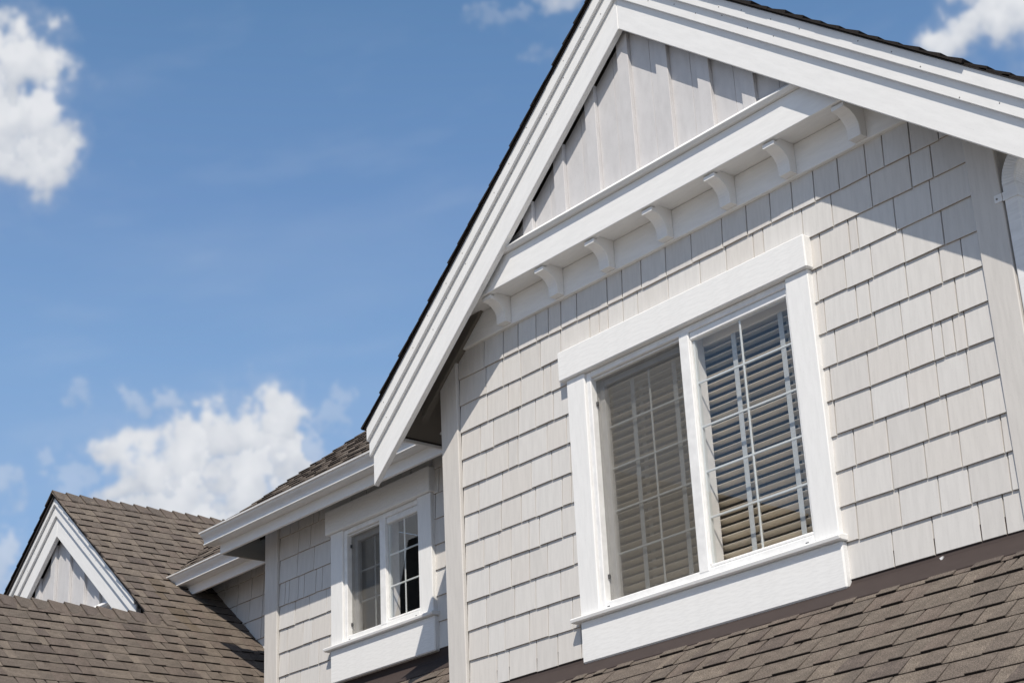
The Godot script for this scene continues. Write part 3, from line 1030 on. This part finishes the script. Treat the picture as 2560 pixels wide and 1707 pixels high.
func wing() -> void:
	var roof := part("wing_roof", house)
	var rx := -5.630
	var ry := wing_y(rx)
	var lx := -3.886
	var ly := wing_y(lx)
	var turn := -atan(WS)
	# decks: the shared slope facing +x, and the far slopes of both ridges
	plate(roof, "sheathing", M.felt, [Vector2(rx, ry - 0.004), Vector2(-2.4, wing_y(-2.4) - 0.004), Vector2(-2.4, wing_y(-2.4) - 0.03), Vector2(rx, ry - 0.03)], -4.0, -0.130, turn, 0.0)
	plate(roof, "sheathing", M.felt, [Vector2(lx, ly - 0.004), Vector2(-2.0, wing_y(-2.0) - 0.004), Vector2(-2.0, wing_y(-2.0) - 0.03), Vector2(lx, ly - 0.03)], -0.129, 2.6, turn, 0.0)
	plate(roof, "sheathing", M.felt, [Vector2(rx, ry - 0.004), Vector2(-8.2, ry - 0.8 * 2.57 - 0.004), Vector2(-8.2, ry - 0.8 * 2.57 - 0.03), Vector2(rx, ry - 0.03)], -4.0, -0.130, -turn, 0.0)
	plate(roof, "sheathing", M.roof0, [Vector2(lx, ly), Vector2(-6.0, ly - 0.8 * 2.114), Vector2(-6.0, ly - 0.8 * 2.114 - 0.03), Vector2(lx, ly - 0.03)], -0.22, 2.6, -turn, 0.0)
	var nrm := Vector3(WS, 1, 0).normalized()
	var along := Vector3(0, 0, -1)
	var k := sqrt(1.0 + WS * WS)
	var total := (-2.70 - rx) * k
	# s runs along -z from z = 0
	var cut := (lx - rx) * k
	roof_courses(roof, Vector3(rx, ry, 0), along, nrm, 0.02, int(total / REXPO), func(d: float) -> Array:
		var x := rx + d / k
		if d < cut:
			return [0.118, 2.0 if x < -4.65 else 0.945]
		return [-1.55, 0.94 if x < -2.96 else 0.55], 71)
	ridge_caps(roof, rx, ry, -0.112, -1.95, 0.8, WS, 5)
	ridge_caps(roof, lx, ly, 1.55, -0.20, 0.8, WS, 6)
	# rake edge of the far slope: stepped shingle ends
	var r := RandomNumberGenerator.new()
	r.seed = 44
	var down := Vector3(-1, -0.8, 0).normalized()
	var n2 := Vector3(-0.8, 1, 0).normalized()
	for j in 20:
		var d := REXPO * (j + 0.5) + 0.02
		obj("rake_shingle", roof_mesh(0.3, REXPO, r.randf_range(0.012, 0.018), 0, 0, 0.03), M.asphalt, roof, Transform3D(Basis(Vector3(0, 0, 1), n2, down), Vector3(rx, ry, -0.115 - 0.15) + down * d + n2 * 0.002))
	# the gable face
	var ap := Vector2(-5.643, 0.637)
	barge("bargeboard", ap, 0.80, -7.6, -0.182, [[0.0, 0.235, 0.0], [0.173, 0.275, 0.019], [0.270, 0.338, 0.038]], 0.035)
	barge("bargeboard", ap, -0.80, -4.2, -0.182, [[0.0, 0.235, 0.0], [0.173, 0.275, 0.019], [0.270, 0.338, 0.038]], 0.035)
	var g := part("gable_siding", house)
	for i in 9:
		var a := -6.89 + 0.274 * i
		var b := a + 0.274
		var f := func(x: float) -> float: return ap.y + 0.05 - 0.8 * absf(x - ap.x)
		var pts := [Vector2(a + 0.001, -0.6), Vector2(b - 0.001, -0.6), Vector2(b - 0.001, maxf(f.call(b), -0.59)), Vector2(a + 0.001, maxf(f.call(a), -0.59))]
		if a < ap.x and b > ap.x:
			pts = [pts[0], pts[1], pts[2], Vector2(ap.x, f.call(ap.x)), pts[3]]
		plate(g, "siding_board", M["siding%d" % (i % 3)], pts, -0.29, -0.26, 0.0, 0.001)
		var bc := b
		if f.call(bc) > -0.5:
			plate(g, "batten", M["siding%d" % ((i + 1) % 3)], [Vector2(bc - 0.04, -0.6), Vector2(bc + 0.04, -0.6), Vector2(bc + 0.04, f.call(bc + 0.04)), Vector2(bc - 0.04, f.call(bc - 0.04))], -0.2595, -0.234, 0.0, 0.002)
	run_x(house, "crown_moulding", M.white_x, [Vector2(-0.27, -0.135), Vector2(-0.2145, -0.135), Vector2(-0.2015, -0.1205), Vector2(-0.203, -0.114), Vector2(-0.234, -0.084), Vector2(-0.27, -0.081)], -6.6, -4.72)
	# body of the wing
	bx(house, "wing_wall", M.board, -7.4, -3.0, GROUND, -1.4, -4.0, -0.35, 0.0)
	bx(house, "wing_wall", M.board, -5.4, -2.6, GROUND, -2.1, -0.34, 2.3, 0.0)
	plate(house, "wing_wall", M.backing, [Vector2(-7.4, -1.39), Vector2(-3.3, -1.39), Vector2(-5.63, 0.9)], -0.36, -0.292, 0.0, 0.0)


func porch_y(z: float) -> float:
	return -1.75 - 0.8 * (z - 0.05)


func porch_roof() -> void:
	var roof := part("porch_roof", house)
	var pr := func(z0: float, z1: float) -> Array: return [Vector2(z0, porch_y(z0) - 0.004), Vector2(z1, porch_y(z1) - 0.004), Vector2(z1, porch_y(z1) - 0.035), Vector2(z0, porch_y(z0) - 0.035)]
	run_x(roof, "sheathing", M.felt, pr.call(-0.0, 1.6), -0.166, 4.3)
	run_x(roof, "sheathing", M.felt, pr.call(-0.55, 1.6), -2.93, -0.1665)
	var nrm := Vector3(0, 1, 0.8).normalized()
	var k := sqrt(1.64)
	# d is measured down the slope from z = -0.55
	var first := (0.55 + 0.050) * k - REXPO * 5.0
	roof_courses(roof, Vector3(0, porch_y(-0.55), -0.55), Vector3(1, 0, 0), nrm, first, 17, func(d: float) -> Array:
		var z := -0.55 + d / k
		if z < -0.50:
			return []
		if z < 0.03:
			return [-2.3, -0.17]
		return [-0.6, 4.25], 81)
	flashing(0.0, -0.03, 3.9)
	flashing(-0.55, -2.9, -0.168)
	# smears of white caulk on the flashing
	plate(house, "caulk_smear", M.white_x, [Vector2(3.136, -1.698), Vector2(3.154, -1.694), Vector2(3.149, -1.712), Vector2(3.150, -1.738), Vector2(3.143, -1.741), Vector2(3.144, -1.712)], 0.010, 0.024, 0.0, 0.001)
	plate(house, "caulk_smear", M.white_x, [Vector2(2.726, -1.771), Vector2(2.744, -1.764), Vector2(2.752, -1.757), Vector2(2.757, -1.766), Vector2(2.742, -1.770)], 0.030, 0.052, 0.0, 0.001)
	plate(house, "caulk_smear", M.white_x, [Vector2(1.40, -1.772), Vector2(1.425, -1.762), Vector2(1.437, -1.758), Vector2(1.428, -1.768)], 0.030, 0.056, 0.0, 0.001)


func flashing(z: float, x0: float, x1: float) -> void:
	var yb := porch_y(z + 0.016) + 0.018
	var run := 0.112
	var ye := yb - 0.8 * run
	var t := 0.0025
	var f := run_x(house, "flashing", M.flashing, [Vector2(z - 0.001, yb + 0.10), Vector2(z + 0.004, yb + 0.10), Vector2(z + 0.004, yb + 0.022), Vector2(z + 0.016, yb + 0.004), Vector2(z + 0.016 + run, ye), Vector2(z + 0.016 + run, ye - 0.006), Vector2(z + 0.014, yb - 0.004), Vector2(z - 0.001, yb + 0.016)], x0, x1)
	tag(f, "dark brown metal flashing at the foot of the wall")


func rain_pipe() -> void:
	var d := part("downspout", house)
	# rounded rectangular pipe
	var prof := PackedVector2Array()
	var hx := 0.034
	var hz := 0.045
	for q: Array in [[1, 1, 0], [-1, 1, 1], [-1, -1, 2], [1, -1, 3]]:
		for i in 4:
			var a: float = (q[2] + i / 3.0) * PI * 0.5
			prof.append(Vector2(q[0] * (hx - 0.008) + cos(a) * 0.008, q[1] * (hz - 0.008) + sin(a) * 0.008))
	var path := []
	var cx := 3.748
	var cz := -0.022
	path.append([Vector3(cx, -2.6, cz), 0.0, 1.0])
	path.append([Vector3(cx, -0.22, cz), 0.0, 1.0])
	obj("pipe", tube(prof, path), M.gutter, d)
	# corrugated elbow bending out towards the eave gutter
	var el := []
	var rad := 0.16
	for i in 31:
		var a := i / 30.0 * deg_to_rad(68.0)
		var sc := 1.025 + (0.014 if i % 2 == 0 else -0.010)
		el.append([Vector3(cx + rad * (1.0 - cos(a)), -0.235 + rad * sin(a), cz), a, sc])
	obj("elbow", tube(prof, el), M.gutter, d)
	var last: Vector3 = el[30][0]
	var dir := Vector3(sin(deg_to_rad(68.0)), cos(deg_to_rad(68.0)), 0)
	obj("pipe", tube(prof, [[last - dir * 0.01, deg_to_rad(68.0), 1.0], [last + dir * 0.2, deg_to_rad(68.0), 1.0]]), M.gutter, d)
	# strap round the pipe with a screwed tab on the corner board
	var st := part("strap", d)
	bx(st, "band", M.gutter, cx - hx - 0.003, cx + hx + 0.003, -0.302, -0.262, cz + hz + 0.0005, cz + hz + 0.003, 0.001)
	bx(st, "band", M.gutter, cx + hx + 0.0005, cx + hx + 0.003, -0.302, -0.262, cz - hz, cz + hz + 0.0004, 0.001)
	bx(st, "tab", M.gutter, 3.672, cx - hx - 0.0035, -0.300, -0.264, 0.0265, 0.029, 0.001)
	var cyl := CylinderMesh.new()
	cyl.top_radius = 0.004
	cyl.bottom_radius = 0.004
	cyl.height = 0.003
	cyl.radial_segments = 10
	obj("screw", cyl, M.nail, d, Transform3D(Basis(Vector3(1, 0, 0), PI / 2), Vector3(3.685, -0.283, 0.030)))


func tube(prof: PackedVector2Array, path: Array) -> ArrayMesh:
	var m := Builder.new()
	var n := prof.size()
	var rings := []
	for p: Array in path:
		var a: float = p[1]
		var u := Vector3(cos(a), -sin(a), 0)
		var ring := []
		for q in prof:
			ring.append(p[0] + u * q.x * p[2] + Vector3(0, 0, 1) * q.y * p[2])
		rings.append(ring)
	for i in rings.size() - 1:
		var mid: Vector3 = (path[i][0] + path[i + 1][0]) * 0.5
		for j in n:
			var k := (j + 1) % n
			m.autoface([rings[i][j], rings[i][k], rings[i + 1][k]], mid)
			m.autoface([rings[i][j], rings[i + 1][k], rings[i + 1][j]], mid)
	return m.done()


# the house across the yard that the small window mirrors
func neighbour() -> void:
	var h := Node3D.new()
	h.name = "neighbouring_house"
	add_child(h)
	h.position = Vector3(-9.0, GROUND, 10.5)
	tag(h, "brown roofed house across the yard mirrored in the small window", "house")
	bx(h, "wall", M.neighbour, -3.4, 1.2, 0, 6.6, -3.0, 3.0, 0.0)
	var roof := plate(h, "roof", M.neighbour_roof, [Vector2(-3.75, 6.5), Vector2(1.6, 6.5), Vector2(0.9, 8.55), Vector2(-3.05, 8.55)], -3.05, 3.05, 0.0, 0.0)
	bx(h, "door", M.white_y, -0.5, 0.5, 0.02, 2.1, -3.06, -2.99, 0.0)
	plate(h, "gable_trim", M.white_x, [Vector2(-2.9, 7.05), Vector2(-1.9, 7.05), Vector2(-2.4, 7.45)], -3.1, -3.06, 0.0, 0.0)
